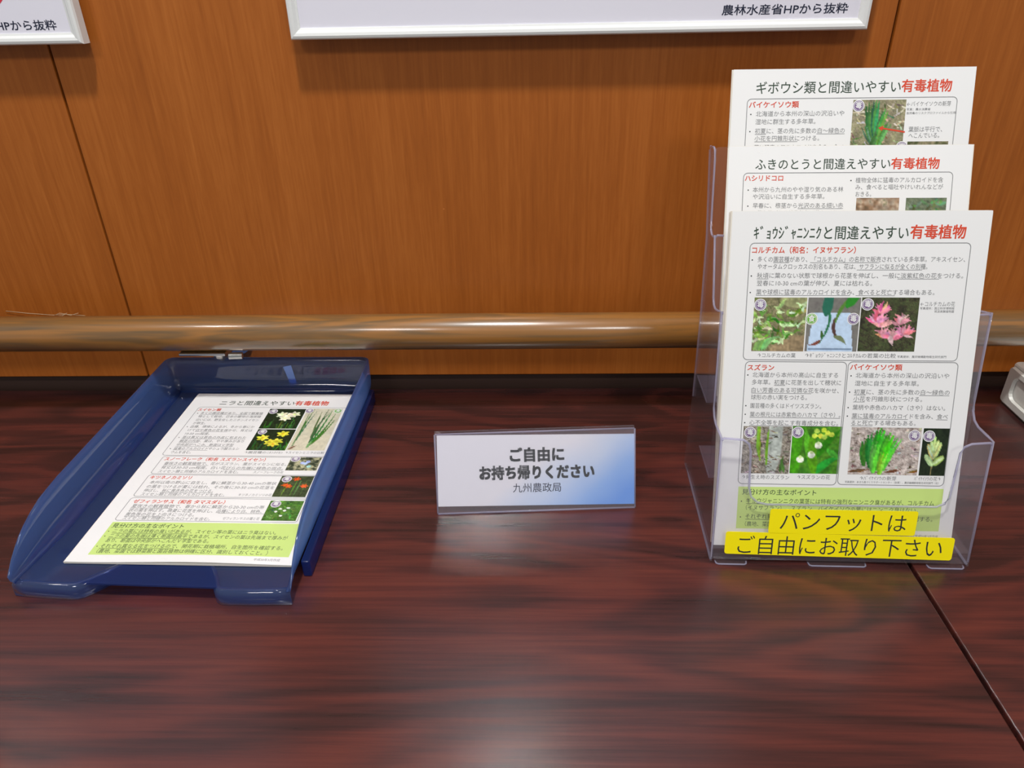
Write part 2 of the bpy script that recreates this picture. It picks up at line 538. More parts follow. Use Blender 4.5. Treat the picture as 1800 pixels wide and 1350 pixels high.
def pic_spike():
    p = Pic(32, 54, [(18, 30, 18), (34, 46, 28), (22, 34, 22)], 20, 4)
    p.leaf(.45, 1.0, .5, .3, .03, (110, 140, 80), 0, taper=.1)
    for x0, y0, x1, y1 in ((.5, .55, .48, .22), (.5, .62, .72, .35), (.48, .62, .25, .38), (.5, .75, .85, .62), (.48, .76, .2, .6), (.5, .5, .62, .3), (.5, .5, .35, .32)):
        p.leaf(x0, y0, x1, y1, .085, (165, 185, 115), 0, taper=.35)
        p.leaf(x0, y0, x1, y1, .04, (195, 208, 150), 0, taper=.35)
    return p.out()

def pic_hosta():
    p = Pic(58, 60, [(95, 90, 65), (150, 140, 118), (120, 120, 85), (180, 172, 150)], 23, 3)
    r = p.rng
    for _ in range(90):
        x, y = r.random(), r.random(); a = r.random()*6.28
        p.leaf(x, y, x+.16*cos(a), y+.1*sin(a), .014, [(180, 170, 145), (85, 105, 55), (205, 198, 180), (110, 96, 74)][r.integers(4)])
    for a, b, c, d, w_, col in ((.42, .75, .30, .05, .09, (55, 110, 50)), (.48, .75, .44, .0, .10, (62, 125, 58)), (.5, .78, .62, .18, .10, (70, 135, 66)), (.55, .8, .7, .4, .07, (85, 145, 80)), (.42, .8, .25, .45, .05, (75, 130, 70)), (.40, .85, .5, .6, .06, (50, 105, 48))):
        for q_ in range(3): p.leaf(a+.02*(q_-1), b, c+.05*(q_-1), d+.04*abs(q_-1), w_*.42, [v_*(.82+.2*q_) for v_ in col], .04, taper=.7)
    return p.out()

def pic_litter(seed, cols):
    p = Pic(40, 18, cols, seed, 4)
    return p.out()

def pic_narcissus(seed, petal, cup):
    p = Pic(46, 50, [(18, 26, 16), (34, 48, 26), (26, 40, 18)], seed, 3)
    r = p.rng
    for _ in range(22):
        x = r.random(); p.leaf(x, 1.02, x+.25*(r.random()-.5), .45+.3*r.random(), .02, [(50, 95, 35), (70, 125, 45), (35, 70, 28)][r.integers(3)])
    for cx, cy in ((.42, .30), (.62, .36), (.75, .28), (.55, .48)) if petal[2] > 150 else ((.25, .42), (.5, .62), (.66, .58), (.72, .22), (.6, .7)):
        for k in range(6):
            a = k*pi/3+.3
            p.leaf(cx, cy, cx+.15*cos(a), cy+.13*sin(a), .055, petal, var=5, taper=.6)
        p.ell(cx, cy, .04, .04, cup)
    return p.out()

def pic_leeks():
    p = Pic(46, 90, [(186, 182, 158), (206, 202, 180), (196, 192, 168)], 31, 14)
    p.rect(0, .66, 1, 1.01, (206, 200, 176))
    for a, b, c, d, w_ in ((.10, .93, .20, .03, .028), (.12, .8, .30, .05, .022), (.12, .7, .12, .1, .02)):
        p.leaf(a, b, c, d, w_, (70, 105, 60), .02, taper=.6)
    for c, d, bend in ((.45, .1, .02), (.6, .04, .02), (.72, .06, -.02), (.85, .14, -.05), (.9, .3, -.05), (.66, .12, .1)):
        p.leaf(.52, .92, c, d, .03, (52, 100, 50), bend, taper=.6)
    p.leaf(.05, .97, .2, .9, .03, (130, 110, 70)); p.leaf(.5, .93, .55, .78, .04, (120, 160, 90))
    return p.out(.12)

def pic_snow():
    p = Pic(40, 34, [(30, 40, 26), (70, 78, 60), (190, 186, 150), (40, 52, 34)], 35, 5)
    for x, y in ((.45, .45), (.55, .5), (.62, .35), (.7, .7)):
        p.ell(x, y, .07, .09, (170, 195, 225))
    return p.out()

def pic_orange():
    p = Pic(44, 44, [(34, 46, 26), (70, 82, 52), (48, 54, 36)], 37, 4)
    for x in (.25, .5, .62, .8): p.leaf(x, 1, x+.04, .25, .02, (90, 120, 60), taper=.2)
    for x, y in ((.25, .45), (.35, .5), (.82, .48), (.5, .15)):
        for k in range(6): p.leaf(x, y, x+.13*cos(k), y+.10*sin(k), .035, (222, 92, 40))
    return p.out()

def pic_lawn():
    p = leafy(46, 42, [(45, 80, 35), (80, 120, 50), (60, 98, 40)], 41, [(70, 118, 46), (96, 140, 62), (48, 86, 34)], 80, .12)
    for x, y in ((.4, .42), (.55, .5), (.62, .36), (.5, .75), (.3, .55)):
        p.ell(x, y, .05, .04, (236, 238, 230), 0, 2)
    return p.out()

# ================================================================== THE SETTING
fl = box('floor', (-2.6, -3.2, -.74), (2.6, .1, -.72), 'floor'); tag(fl, kind='structure')

wall = box('wall_back', (-2.3, .010, -.72), (2.3, .06, 2.1), 'strip'); tag(wall, kind='structure')
for a, b in ((-2.182, -1.3155), (-1.3130, -.4469), (-.4444, .4216), (.4240, 1.2900), (1.2925, 2.158)):
    p = box('panel', (a, 0.0, .018), (b, .010, 2.1), 'wall', wall, .0012, 2)
st = box('dark_strip_back', (-2.3, .003, -.10), (2.3, .0095, .0175), 'strip'); tag(st, kind='structure')  # dark strip, set back below the lower ends of the panels

# ---- the two tables
def table(name, x0, x1, mat, label):
    t = thing(name, label, 'table', ((x0+x1)/2, -.3, -.72), 0)
    cx, cy, cz = (x0+x1)/2, -.3, -.72
    top = box('tabletop', (x0-cx, -.60-cy, -.028-cz), (x1-cx, -.004-cy, -cz), mat, t, .0012, 2)
    for lx in (x0+.06, x1-.06):
        for ly in (-.55, -.06):
            box('leg', (lx-.02-cx, ly-.02-cy, 0), (lx+.02-cx, ly+.02-cy, -.028-cz), 'steel', t, .004, 2)
    for lx in (x0+.06, x1-.06):
        box('stretcher', (lx-.012-cx, -.53-cy, .10), (lx+.012-cx, -.08-cy, .13), 'steel', t)
    return t
table('table', -1.40, .3968, 'table_a', 'large dark mahogany laminate table under the blue tray and the small sign')
table('table', .4005, 2.0, 'table_b', 'dark mahogany laminate table right of the black joint, under the white plastic tray')

# ---- handrail along the wall
hr = thing('handrail', 'round brown wooden handrail running along the panelled wall', 'handrail', (0, 0, .1095), 0)
n_seg = 48
V, Fc = [], []
for i, x in enumerate((-2.25, 2.25)):
    for k in range(n_seg):
        a = 2*pi*k/n_seg
        V.append((x, -.06+.021*cos(a), .021*sin(a)))
Fc = [(k, (k+1) % n_seg, n_seg+(k+1) % n_seg, n_seg+k) for k in range(n_seg)] + [tuple(range(n_seg)), tuple(range(n_seg, 2*n_seg))[::-1]]
add_mesh('rail', V, Fc, 'rail', hr, True, fix=True)
for bx in (-.3305, 1.05, -1.4, 1.7):
    br = box('bracket', (bx-.0275, -.073, -.0242), (bx+.0275, -.047, -.0208), 'steel', hr, .001, 2)
    tube('bracket_arm', [(bx+.012, -.06, -.023), (bx+.012, -.058, -.030), (bx+.012, -.050, -.0365), (bx+.012, -.03, -.038), (bx+.012, .001, -.038)], .0055, 'steel', br, 12)
    v, f = tube_geo([(bx+.012, -.004, -.038), (bx+.012, .001, -.038)], .020, 24)
    add_mesh('flange', v, f, 'steel', br, False, fix=True)
    v, f = tube_geo([(bx+.030, -.068, -.0265), (bx+.045, -.066, -.0270)], .0042, 12)
    add_mesh('bolt', v, f, 'steel', br, False, fix=True)

# ---- framed posters
def framed(name, x0, x1, z0, z1, label, ptext, ring=None):
    yb = -.0095
    cx = (x0+x1)/2
    t = thing(name, label, 'poster', (cx, yb, z0), 0)
    # mitred, rounded moulding: each of the four rails swept around
    prof = [(0, 0), (0, .0115), (.0012, .0138), (.0035, .0145), (.0062, .0138), (.0085, .0112), (.0105, .0105), (.0105, 0)]
    W, H = x1-x0, z1-z0
    V, Fc = [], []
    corners = [(-W/2, 0, 1, 1), (W/2, 0, -1, 1), (W/2, H, -1, -1), (-W/2, H, 1, -1)]
    for (x, z, sx, sz) in corners:
        for inset, d in prof:
            V.append((x+sx*inset, -d, z+sz*inset))
    k = len(prof)
    for c in range(4):
        d = (c+1) % 4
        for i in range(k):
            j = (i+1) % k
            Fc.append((c*k+i, d*k+i, d*k+j, c*k+j))
    add_mesh('frame', V, Fc, 'frame', t, False, fix=True)
    sh = box('poster_sheet', (-W/2+.009, -.0095, .009), (W/2-.009, -.004, H-.009), 'poster', t)
    for sx in (-1, 1):
        box('wall_bumper', (sx*(W/2-.05)-.008, -.001, .004), (sx*(W/2-.05)+.008, -yb, .012), 'steel', t)
    P = Print()
    s, tx0, tx1, tz, th = ptext
    P.text(s, (tx0-cx)*1000, (tx1-cx)*1000, (tz-z0)*1000, th, 'ink_navy', 'lettering', .008)
    if ring:
        P.k += 1
        rx, rz, r = ring
        n = 40
        for i in range(n):
            a, b = 2*pi*i/n, 2*pi*(i+1)/n
            P.poly([((rx-cx+q*cos(g))*1000, (rz-z0+q*sin(g))*1000) for q, g in ((r, a), (r, b), (r-.003, b), (r-.003, a))], 'ring_red', 'red_ring', 2)
    P.build(lambda u, v, h: (u, -.0096-h, v), sh)
    return t
framed('framed_poster', -.1837, .3871, .4160, 1.18, 'wide white framed poster above the handrail, whole lower edge in view', ('農林水産省HPから抜粋', .2440, .3655, .4313, 8.4))
framed('framed_poster', -.966, -.3952, .4158, 1.18, 'white framed poster at the upper left, cut off, with a red ring', ('農林水産省HPから抜粋', -.5410, -.4195, .4292, 8.6), (-.4885, .4790, .032))

# ---- stray thread above the rail
th_pts = [(-.600, -.0015, .1134), (-.5725, -.0025, .1105), (-.5413, -.002, .1075), (-.5222, -.0035, .1090), (-.5016, -.0015, .1062)]
tx = thing('thread', 'pale frayed thread stuck to the panelled wall above the handrail', 'thread', (-.53, -.001, .1085), 0)
tubes('strand', [[(x+.53, y+.001, z-.1085) for x, y, z in th_pts], [(-.010, -.002, -.001), (.0, -.004, .003), (.012, -.003, -.0005), (.022, -.002, .002)], [(-.006, -.002, -.002), (.002, -.005, -.0005), (.008, -.003, .0025)]], .00030, 'thread', tx, 6)

# ================================================================== BLUE LETTER TRAY
XL, XR, YB = -.401, -.1465, -.0245
T0 = (-.2745, -.20, 0.0)
tray = thing('letter_tray', 'translucent blue plastic letter tray with a cut-out front edge', 'letter tray', T0, radians(-.35))
def loc(p): return (p[0]-T0[0], p[1]-T0[1], p[2]-T0[2])
HY = [(-.3775, .0140), (-.3700, .0180), (-.364, .0240), (-.355, .0320), (-.340, .0425), (-.322, .0505), (-.300, .0558), (-.275, .0580), (0, .0580)]
def rim_h(y): return float(np.interp(y, [a for a, b in HY], [b for a, b in HY]))
FZ = .0150
path = []                                         # (x, y, inward nx, ny, inset)
def ins(y): return float(np.interp(y, [-.3735, -.36, -.335, -.30, 0], [.0025, .004, .008, .013, .014]))
ysl = [-.3665, -.365, -.362, -.355, -.347, -.338, -.328, -.315, -.30, -.285, -.27, -.25, -.21, -.17, -.13, -.09, -.06]
for y in ysl: path.append((XL, y, 1, 0, ins(y)))
r = .010
for i in range(9):
    a = pi - (pi/2)*i/8
    path.append((XL+r+r*cos(a), YB-r+r*sin(a), -cos(a), -sin(a), .0099 if 0 < i < 8 else .0125))
for i in range(1, 10): path.append((XL+r+(XR-XL-2*r)*i/10, YB, 0, -1, .0125))
for i in range(9):
    a = pi/2 - (pi/2)*i/8
    path.append((XR-r+r*cos(a), YB-r+r*sin(a), -cos(a), -sin(a), .0045))
ysr = ysl[:]
for y in ysr[::-1] + [-.3700, -.3745]: path.append((XR-.0045*min(1, max(0, (-.06-y)/.31)), y, -1, 0, min(.0045, ins(max(y, -.3735)))))
def section(h, inset):
    k = inset/.014
    zt = min(.030, h-.0005)
    return [(0, h), (0, (h+zt)/2), (0, max(zt, FZ+.001)), (.0012*k, FZ+(.012)*min(1, (zt-FZ)/.02)), (.0042*k, FZ+.0055*min(1, (zt-FZ)/.02)), (.0088*k, FZ+.0014), (inset, FZ)]
V, Fc = [], []
for x, y, nx, ny, i_ in path:
    for d, z in section(rim_h(y), i_):
        V.append(loc((x+nx*d, y+ny*d, z)))
k = 7
for i in range(len(path)-1):
    for j in range(k-1):
        Fc.append((i*k+j, i*k+j+1, (i+1)*k+j+1, (i+1)*k+j))
wl = add_mesh('wall', V, Fc, 'blue_wall', tray, True, fix=True)
so = wl.modifiers.new('solid', 'SOLIDIFY'); so.thickness = .0017; so.offset = 0
inner = [Vector(V[i*k+k-1]) for i in range(len(path))]
# front contour, left to right, with the cut-out
fc = [(XL, -.3710), (-.390, -.3722), (-.370, -.3738), (-.350, -.3748)] + [(-.3435, -.3745), (-.3380, -.3722), (-.3320, -.3672), (-.3250, -.3605), (-.3170, -.3535), (-.3080, -.3470), (-.2980, -.3440), (-.2900, -.3432)] + \
     [(-.270, -.3430), (-.2480, -.3430), (-.2405, -.3440), (-.2345, -.3475), (-.2290, -.3545), (-.2240, -.3630), (-.2200, -.3710), (-.2168, -.3755), (-.2125, -.3778), (-.2050, -.3785), (-.185, -.3783), (-.167, -.3775), (XR-.0045, -.3765)]
fc = [(a, b+.0045-.0025*(a-XL)/(XR-XL)) for a, b in fc]
def offset_in(pts, d):
    out = []
    for i, p in enumerate(pts):
        a = pts[max(i-1, 0)]; b = pts[min(i+1, len(pts)-1)]
        tx_, ty_ = b[0]-a[0], b[1]-a[1]; L = sqrt(tx_*tx_+ty_*ty_)
        out.append((p[0]-ty_/L*d, p[1]+tx_/L*d))
    return out
rings = [(0, .0008), (0, .0090), (.0007, .0120), (.0025, .0142), (.0055, FZ)]
V, Fc = [], []
for d, z in rings:
    for q in offset_in(fc, d): V.append(loc((q[0], q[1], z)))
n = len(fc)
for j in range(len(rings)-1):
    for i in range(n-1):
        Fc.append((j*n+i, j*n+i+1, (j+1)*n+i+1, (j+1)*n+i))
lip = add_mesh('front_lip', V, Fc, 'blue', tray, True, fix=True)
so = lip.modifiers.new('solid', 'SOLIDIFY'); so.thickness = .0016; so.offset = 0
front_in = [Vector(V[(len(rings)-1)*n+i]) for i in range(n)]
loop = front_in + inner[::-1]
bm = bmesh.new()
vs = [bm.verts.new((p.x, p.y, FZ)) for p in loop]
fce = bm.faces.new(vs)
bmesh.ops.triangulate(bm, faces=[fce], ngon_method='EAR_CLIP')
ext = bmesh.ops.extrude_face_region(bm, geom=bm.faces[:])
bmesh.ops.translate(bm, verts=[g for g in ext['geom'] if isinstance(g, bmesh.types.BMVert)], vec=(0, 0, -.0016))
bmesh.ops.recalc_face_normals(bm, faces=bm.faces)
me = bpy.data.meshes.new('floor_panel'); bm.to_mesh(me); bm.free(); me.materials.append(M['blue'])
fo = bpy.data.objects.new('floor_panel', me); COL.objects.link(fo); fo.parent = tray
for xa, xb in ((XL-.0045, XL+.0030), (XR-.0040, XR+.0040)):
    v0 = loc((xa, -.341, .0002)); v1 = loc((xb, -.036, .0185))
    box('stacking_rail', v0, v1, 'blue_rail', tray, .0015, 3)
for xa in (XL+.02, XR-.03):
    for ya in (-.33, -.06):
        box('foot', loc((xa, ya, 0)), loc((xa+.01, ya+.01, FZ-.0016)), 'blue_rail', tray, .001, 2)
tp = [(-.2566, .0451), (-.2461, .0474), (-.2427, .0203), (-.2506, .0170)]
prism('tape_strip', tp, lambda a, b, d: loc((a, YB-.0009-d, b)), 'tape', tray, 0, .0003)

# ================================================================== LEAFLETS
def sheet_fn(t, curl=None):
    st_, ct_ = sin(t), cos(t)
    def fn(u, w_, h):
        if curl: h = h + curl(u, w_)
        return (u, w_*st_ - h*ct_, w_*ct_ + h*st_)
    return fn

def leaflet_stack(label, origin, rz, t, P, thick, nsheet, seed, curl=None, nu=14, nw=20, spread=.0012):
    root = thing('leaflet_stack', label, 'leaflets', origin, rz, None)
    fn = sheet_fn(t, curl)
    V, Fc = [], []
    for h in (0, -.00018):
        for j in range(nw+1):
            for i in range(nu+1):
                V.append(fn(.21*i/nu, .297*j/nw, h))
    N = (nu+1)*(nw+1)
    for j in range(nw):
        for i in range(nu):
            a = j*(nu+1)+i
            Fc.append((a, a+1, a+nu+2, a+nu+1)); Fc.append((N+a, N+a+nu+1, N+a+nu+2, N+a+1))
    for i in range(nu):
        b = nw*(nu+1)+i
        Fc.append((i, N+i, N+i+1, i+1)); Fc.append((b, b+1, N+b+1, N+b))
    for j in range(nw):
        a = j*(nu+1); b = a+nu; s = nu+1
        Fc.append((a, a+s, N+a+s, N+a)); Fc.append((b, N+b, N+b+s, b+s))
    top = add_mesh('cover_sheet', V, Fc, 'paper', root, False, fix=False)
    P.build(fn, top)
    rnd = random.Random(seed)
    V, Fc = [], []
    for q in range(nsheet):
        h0 = -.0003 - thick*q/nsheet; h1 = h0 - thick/nsheet*.82
        dx, dw = rnd.uniform(-spread, spread), rnd.uniform(-spread, .0004)
        k = len(V)
        for h in (h0, h1):
            for j in range(nw+1):
                for i in (0, nu):
                    V.append(fn(.21*i/nu+dx, max(.297*j/nw+dw, .0001), h))
        m2 = (nw+1)*2
        for j in range(nw):
            a = k+2*j
            Fc += [(a, a+1, a+3, a+2), (a+m2, a+m2+2, a+m2+3, a+m2+1), (a, a+2, a+m2+2, a+m2), (a+1, a+m2+1, a+m2+3, a+3)]
        Fc += [(k, k+m2, k+m2+1, k+1), (k+2*nw, k+2*nw+1, k+m2+2*nw+1, k+m2+2*nw)]
    b = add_mesh('sheets_below', V, Fc, 'paper_edge', root, False, fix=False)
    tag(b, kind='stuff')
    return root

U = lambda *a: a
# ---- front leaflet in the holder
P = Print()
P.text('ｷﾞｮｳｼﾞｬﾆﾝﾆｸと間違えやすい', 18.6, 144.5, 274.2, 10.2, 'ink_green', 'title', .006)
P.text('有毒植物', 146, 190.4, 274.8, 10.4, 'ink_red', 'title', .018)
P.outline(15.8, 171.6, 196, 271.2, 4)
P.text('コルチカム（和名：イヌサフラン）', 18, 103, 262.6, 5.2, 'ink_red', 'heading', .014)
for s, x0, x1, y, u in (('多くの園芸種があり、「コルチカム」の名称で販売されている多年草。アキスイセン、', 23, 192.5, 255.4, ((3, 6), (10, 23))),
    ('やオータムクロッカスの別名もあり、花は、サフランに似るが全くの別種。', 23.4, 162.7, 249.4, ((20, 33),)),
    ('秋頃に葉のない状態で球根から花茎を伸ばし、一般に淡紫紅色の花をつける。', 23.3, 192.5, 241.9, ((0, 2), (24, 31))),
    ('翌春に10-30 cmの葉が伸び、夏には枯れる。', 23.6, 119, 235.5, ()),
    ('葉や球根に猛毒のアルカロイドを含み、食べると死亡する場合もある。', 23.5, 170.8, 228.0, ((0, 17), (18, 25)))):
    P.text(s, x0, x1, y, 4.3, under=u)
for y in (257, 243.6, 229.7): P.disc(18.6, y, .6, 'ink', 'bullet', 2, 8)
P.photo(22.6, 179.4, 66.6, 225.5, pic_colchicum_leaves())
P.photo(67.6, 179.6, 111.2, 225.6, pic_comparison())
P.photo(112.0, 179.8, 159.4, 225.8, pic_pink())
P.mark(27.7, 219.3); P.mark(71.4, 207.5, '食', 'green'); P.mark(106.2, 207.6); P.mark(117, 220.0)
P.text('↑コルチカムの葉', 28.3, 60.4, 174.0, 3.8, part='caption')
P.text('↑ｷﾞｮｳｼﾞｬﾆﾝﾆｸとｺﾙﾁｶﾑの若葉の比較', 68.5, 144.6, 174.2, 3.8, part='caption')
P.text('写真提供：農研機構動物衛生研究部門', 146, 186.6, 174.4, 2.0, part='caption')
P.text('←コルチカムの花', 160.4, 188.6, 218.6, 3.8, part='caption')
P.text('写真提供：国立科学博物館', 160.4, 188.4, 215.8, 2.0, part='caption')
P.text('筑波実験植物園', 172.4, 188.4, 213.2, 2.0, part='caption')
P.outline(18.2, 59, 104.6, 170.6, 4); P.outline(105.4, 59.6, 197.6, 170.9, 4)
P.text('スズラン', 20.5, 43, 162.6, 5.0, 'ink_red', 'heading', .014)
P.text('バイケイソウ類', 107.4, 151, 163.6, 5.0, 'ink_red', 'heading', .014)
for s, x1, y, u in (('北海道から本州の高山に自生する', 97.8, 156.6, ()), ('多年草。初夏に花茎を出して穂状に', 101, 150, ((4, 6),)), ('白い芳香のある可憐な花を咲かせ、', 99.6, 143, ((0, 11),)),
    ('球形の赤い実をつける。', 73, 136.6, ()), ('園芸種の多くはドイツスズラン。', 85.8, 129, ()), ('葉の根元には赤紫色のハカマ（さや）。', 102.9, 121.2, ((0, 18),)), ('心不全等を起こす有毒成分を含む。', 101.5, 113.8, ((0, 16),))):
    P.text(s, 25, x1, y, 4.3, under=u)
for s, x1, y, u in (('北海道から本州の深山の沢沿いや', 191, 156.8, ()), ('湿地に自生する多年草。', 166.5, 149.8, ()), ('初夏に、茎の先に多数の白～緑色の', 193, 142.2, ((0, 2), (11, 16))),
    ('小花を円錐形状につける。', 170.7, 136.0, ((0, 2),)), ('葉柄や赤色のハカマ（さや）はない。', 191, 128.4, ()), ('葉に猛毒のアルカロイドを含み、食べ', 194, 120.8, ((0, 10), (15, 17))), ('ると死亡する場合もある。', 167.6, 114.6, ((0, 4),))):
    P.text(s, 112.6, x1, y, 4.3, under=u)
for y in (158.4, 131, 123.2, 115.6): P.disc(21, y, .6, 'ink', 'bullet', 2, 8)
for y in (158.4, 144, 130.2, 122.6): P.disc(108.8, y, .6, 'ink', 'bullet', 2, 8)
P.photo(20.4, 69.0, 62.2, 112.5, pic_sprouts()); P.photo(63.0, 69.6, 105.2, 113.0, pic_lily())
P.photo(113.6, 69.4, 173.4, 112.7, pic_shoot()); P.photo(175.0, 69.3, 197.0, 112.4, pic_spike())
P.mark(26.2, 106.8); P.mark(67.6, 107.4); P.mark(167.6, 105.6); P.mark(180.2, 105.4)
P.text('↑発生え時のスズラン', 21.8, 63.2, 63.8, 3.8, part='caption'); P.text('↑スズランの花', 70.2, 98.8, 64.4, 3.8, part='caption')
P.text('↑ﾊﾞｲｹｲｿｳの新芽', 124.6, 156.3, 64.4, 3.6, part='caption'); P.text('ﾊﾞｲｹｲｿｳの花↑', 171.5, 194.2, 64.6, 3.6, part='caption')
P.text('写真提供：あきた森づくりサポートセンター（秋草）、農研機構動物衛生研究部門（右）', 112, 193, 61.4, 2.0, part='caption')
P.k += 1; P.poly([(19.2, 16.6), (198, 17.2), (198, 57.2), (19.2, 56.4)], 'lime', 'green_panel', 1)
P.text('見分け方の主なポイント', 22.7, 88, 49.2, 5.0, 'ink_green', 'heading', .004)
P.text('ギョウジャニンニクの葉茎には特有の強烈なニンニク臭があるが、コルチカム', 26.8, 191.2, 41.2, 4.6, 'ink_green', under=((0, 26),))
P.text('（イヌサフラン）、スズラン、バイケイソウの葉にはニンニク臭はない。', 26.8, 178, 34.6, 4.4, 'ink_green')
P.text('それぞれ異なる花をつけるので、開花期に栽植場所、自生箇所を確認する。', 27, 191.5, 26.2, 4.6, 'ink_green', under=((0, 14),))
P.text('（農地、菜園では野菜類と園芸植物は明確に区分、識別しておくこと。）', 27, 172, 19.0, 4.4, 'ink_green')
P.text('平成30年3月作成', 178, 198, 11.0, 2.4, part='caption')
for y in (42.6, 27.6): P.disc(22.6, y, .6, 'ink', 'bullet', 2, 8)
G_H = 'leaflet stacks in the clear holder'
o = leaflet_stack('frontmost and lowest leaflet stack in the clear holder, with a pink flower photo', (.2217, -.3155, .0150), -.027, .3183, P, .0085, 16, 1)
o['group'] = G_H

# ---- middle leaflet
P = Print()
P.text('ふきのとうと間違えやすい', 23.7, 140.6, 277.0, 8.8, 'ink_green', 'title', .004)
P.text('有毒植物', 141.4, 182.6, 277.0, 9.0, 'ink_red', 'title', .016)
P.outline(13.4, 60, 195.2, 274.2, 4)
P.text('ハシリドコロ', 15, 48.4, 267.0, 5.0, 'ink_red', 'heading', .014)
P.text('本州から九州のやや湿り気のある林', 22.3, 101.5, 257.4, 4.3); P.text('や沢沿いに自生する多年草。', 22.6, 85.5, 251.3, 4.3)
P.text('早春に、根茎から光沢のある細い赤', 23, 102.2, 243.5, 4.3, under=((8, 16),)); P.text('い茎を伸ばし、暗紫紅色の花をつける。', 23, 102.2, 237.0, 4.3)
P.text('植物全体に猛毒のアルカロイドを含', 111.6, 187, 265.2, 4.3); P.text('み、食べると嘔吐やけいれんなどが', 111.9, 187.4, 259.2, 4.3); P.text('おきる。', 112.3, 126, 253.2, 4.3)
for x, y in ((18.3, 259.2), (18.6, 245.2), (107.6, 267)): P.disc(x, y, .6, 'ink', 'bullet', 2, 8)
P.photo(113.4, 225, 150.6, 252.0, Pic(38, 30, [(70, 60, 40), (140, 110, 85), (176, 160, 140), (95, 100, 60)], 51, 4).out())
P.photo(156.4, 225, 191.4, 251.9, leafy(38, 30, [(70, 84, 62), (110, 120, 96), (90, 100, 76)], 53, [(92, 128, 80), (120, 140, 110), (70, 104, 60)], 40, .2).out())
o = leaflet_stack('middle leaflet stack in the clear holder, its title and two half-hidden photos showing', (.2296, -.2635, .0588), -.027, .3791, P, .0028, 6, 2)
o['group'] = G_H

# ---- rear leaflet
P = Print()
P.text('ギボウシ類と間違いやすい', 20.8, 146.6, 276.4, 9.6, 'ink_green', 'title', .004)
P.text('有毒植物', 147.4, 190.4, 276.8, 9.8, 'ink_red', 'title', .016)
P.outline(13.2, 60, 196.6, 272.2, 4)
P.text('バイケイソウ類', 15.2, 59, 264.4, 5.2, 'ink_red', 'heading', .014)
for s, x1, y, u in (('北海道から本州の深山の沢沿いや', 99.4, 257.0, ()), ('湿地に群生する多年草。', 74.8, 250.2, ()), ('初夏に、茎の先に多数の白～緑色の', 101, 242.2, ((0, 2), (11, 16))), ('小花を円錐形状につける。', 79, 235.8, ((0, 8),)), ('葉に猛毒のアルカロイドを含み、食べ', 101, 228, ())):
    P.text(s, 21.7, x1, y, 4.4, under=u)
for y in (258.8, 244): P.disc(17.2, y, .6, 'ink', 'bullet', 2, 8)
P.photo(106.6, 222, 152.6, 270.2, pic_hosta())
P.mark(111.4, 265.2)
P.k += 1; P.poly([(130.1, 246.4), (134.6, 248.2), (134.2, 246.5), (153.8, 243.2), (153.5, 241.9), (134.0, 245.2), (133.6, 243.6)], 'ink_red', 'arrow', 4)
P.text('←バイケイソウの新芽', 153.3, 191.3, 264.4, 4.0, part='caption'); P.text('写真：農水消費者', 153.4, 174, 260.8, 2.0, part='caption'); P.text('自然毒のリスクプロファイルから引用', 153.8, 196, 257.6, 2.0, part='caption')
P.text('葉脈は平行で、', 156.7, 186, 242.6, 4.4, part='caption'); P.text('へこんでいる。', 157.2, 184, 237.4, 4.4, part='caption')
P.photo(156.8, 210, 192.4, 234.4, pic_litter(57, [(90, 84, 60), (150, 140, 112), (70, 80, 45), (120, 104, 80)]))
P.mark(152.0, 229.6)
o = leaflet_stack('rearmost and tallest leaflet stack in the clear holder, red arrow on its photo', (.2349, -.2149, .1131), -.027, .3368, P, .005, 9, 3)
o['group'] = G_H

# ---- leaflet stack in the tray
P = Print()
P.text('ニラと間違えやすい', 36, 128, 270.2, 9.8, 'ink_green', 'title', .004)
P.text('有毒植物', 129, 170, 270.6, 9.8, 'ink_red', 'title', .016)
P.outline(13.2, 164.6, 196, 265.6, 4)
P.text('スイセン類', 15, 43, 256.4, 5.6, 'ink_red', 'heading', .014)
ty = 249.2
for s, x1, u in (('多くの園芸種があり、全国で観賞植', 97, ((0, 16),)), ('物として栽培。日本の暖地の海岸線', 97, ()), ('沿いには、野生化したニホンスイセン', 97, ()), ('が群生。', 36, ()), ('品種、環境によるが、冬から春にか', 97, ()), ('けて白や黄色の花を咲かせ、背丈は', 97, ((2, 10),)), ('10-50 cm程度。', 50, ()),
    ('茎は黒又は茶色の外皮に包まれた', 95, ((0, 15),)), ('鱗茎の内部、葉は、やや厚みがあり', 95, ((0, 5),)), ('中央部がへこみ、断面はＶ字型', 86, ((0, 14),)), ('猛毒のアルカロイドやシュウ酸カルシ', 95, ((0, 9),)), ('ウムを含む。', 44, ())):
    P.text(s, 21.4, x1, ty, 4.9, under=u); ty -= 7.35
for y in (251, 221.6, 199.5, 177.4): P.disc(17.6, y, .7, 'ink', 'bullet', 2, 8)
P.photo(102.6, 219.2, 146.6, 262.2, pic_narcissus(61, (232, 232, 200), (226, 226, 170)))
P.photo(103.2, 176.0, 147.2, 217.8, pic_narcissus(62, (226, 222, 70), (222, 190, 40)))
P.photo(148.2, 176.4, 191.0, 263.3, pic_leeks())
P.mark(108.2, 256.0); P.mark(151.4, 258.2); P.mark(109.8, 212.0); P.mark(186, 258.2, '食', 'green')
P.text('↑園芸種のﾆﾎﾝｽｲｾﾝ', 103.6, 146, 169.6, 4.4, part='caption'); P.text('↑スイセンとニラの比較', 149, 192, 169.8, 4.4, part='caption')
P.outline(16.4, 131.2, 196, 163.4, 3.5)
P.text('スノーフレーク（和名 スズランスイセン）', 20.4, 131.5, 155.4, 5.6, 'ink_red', 'heading', .014)
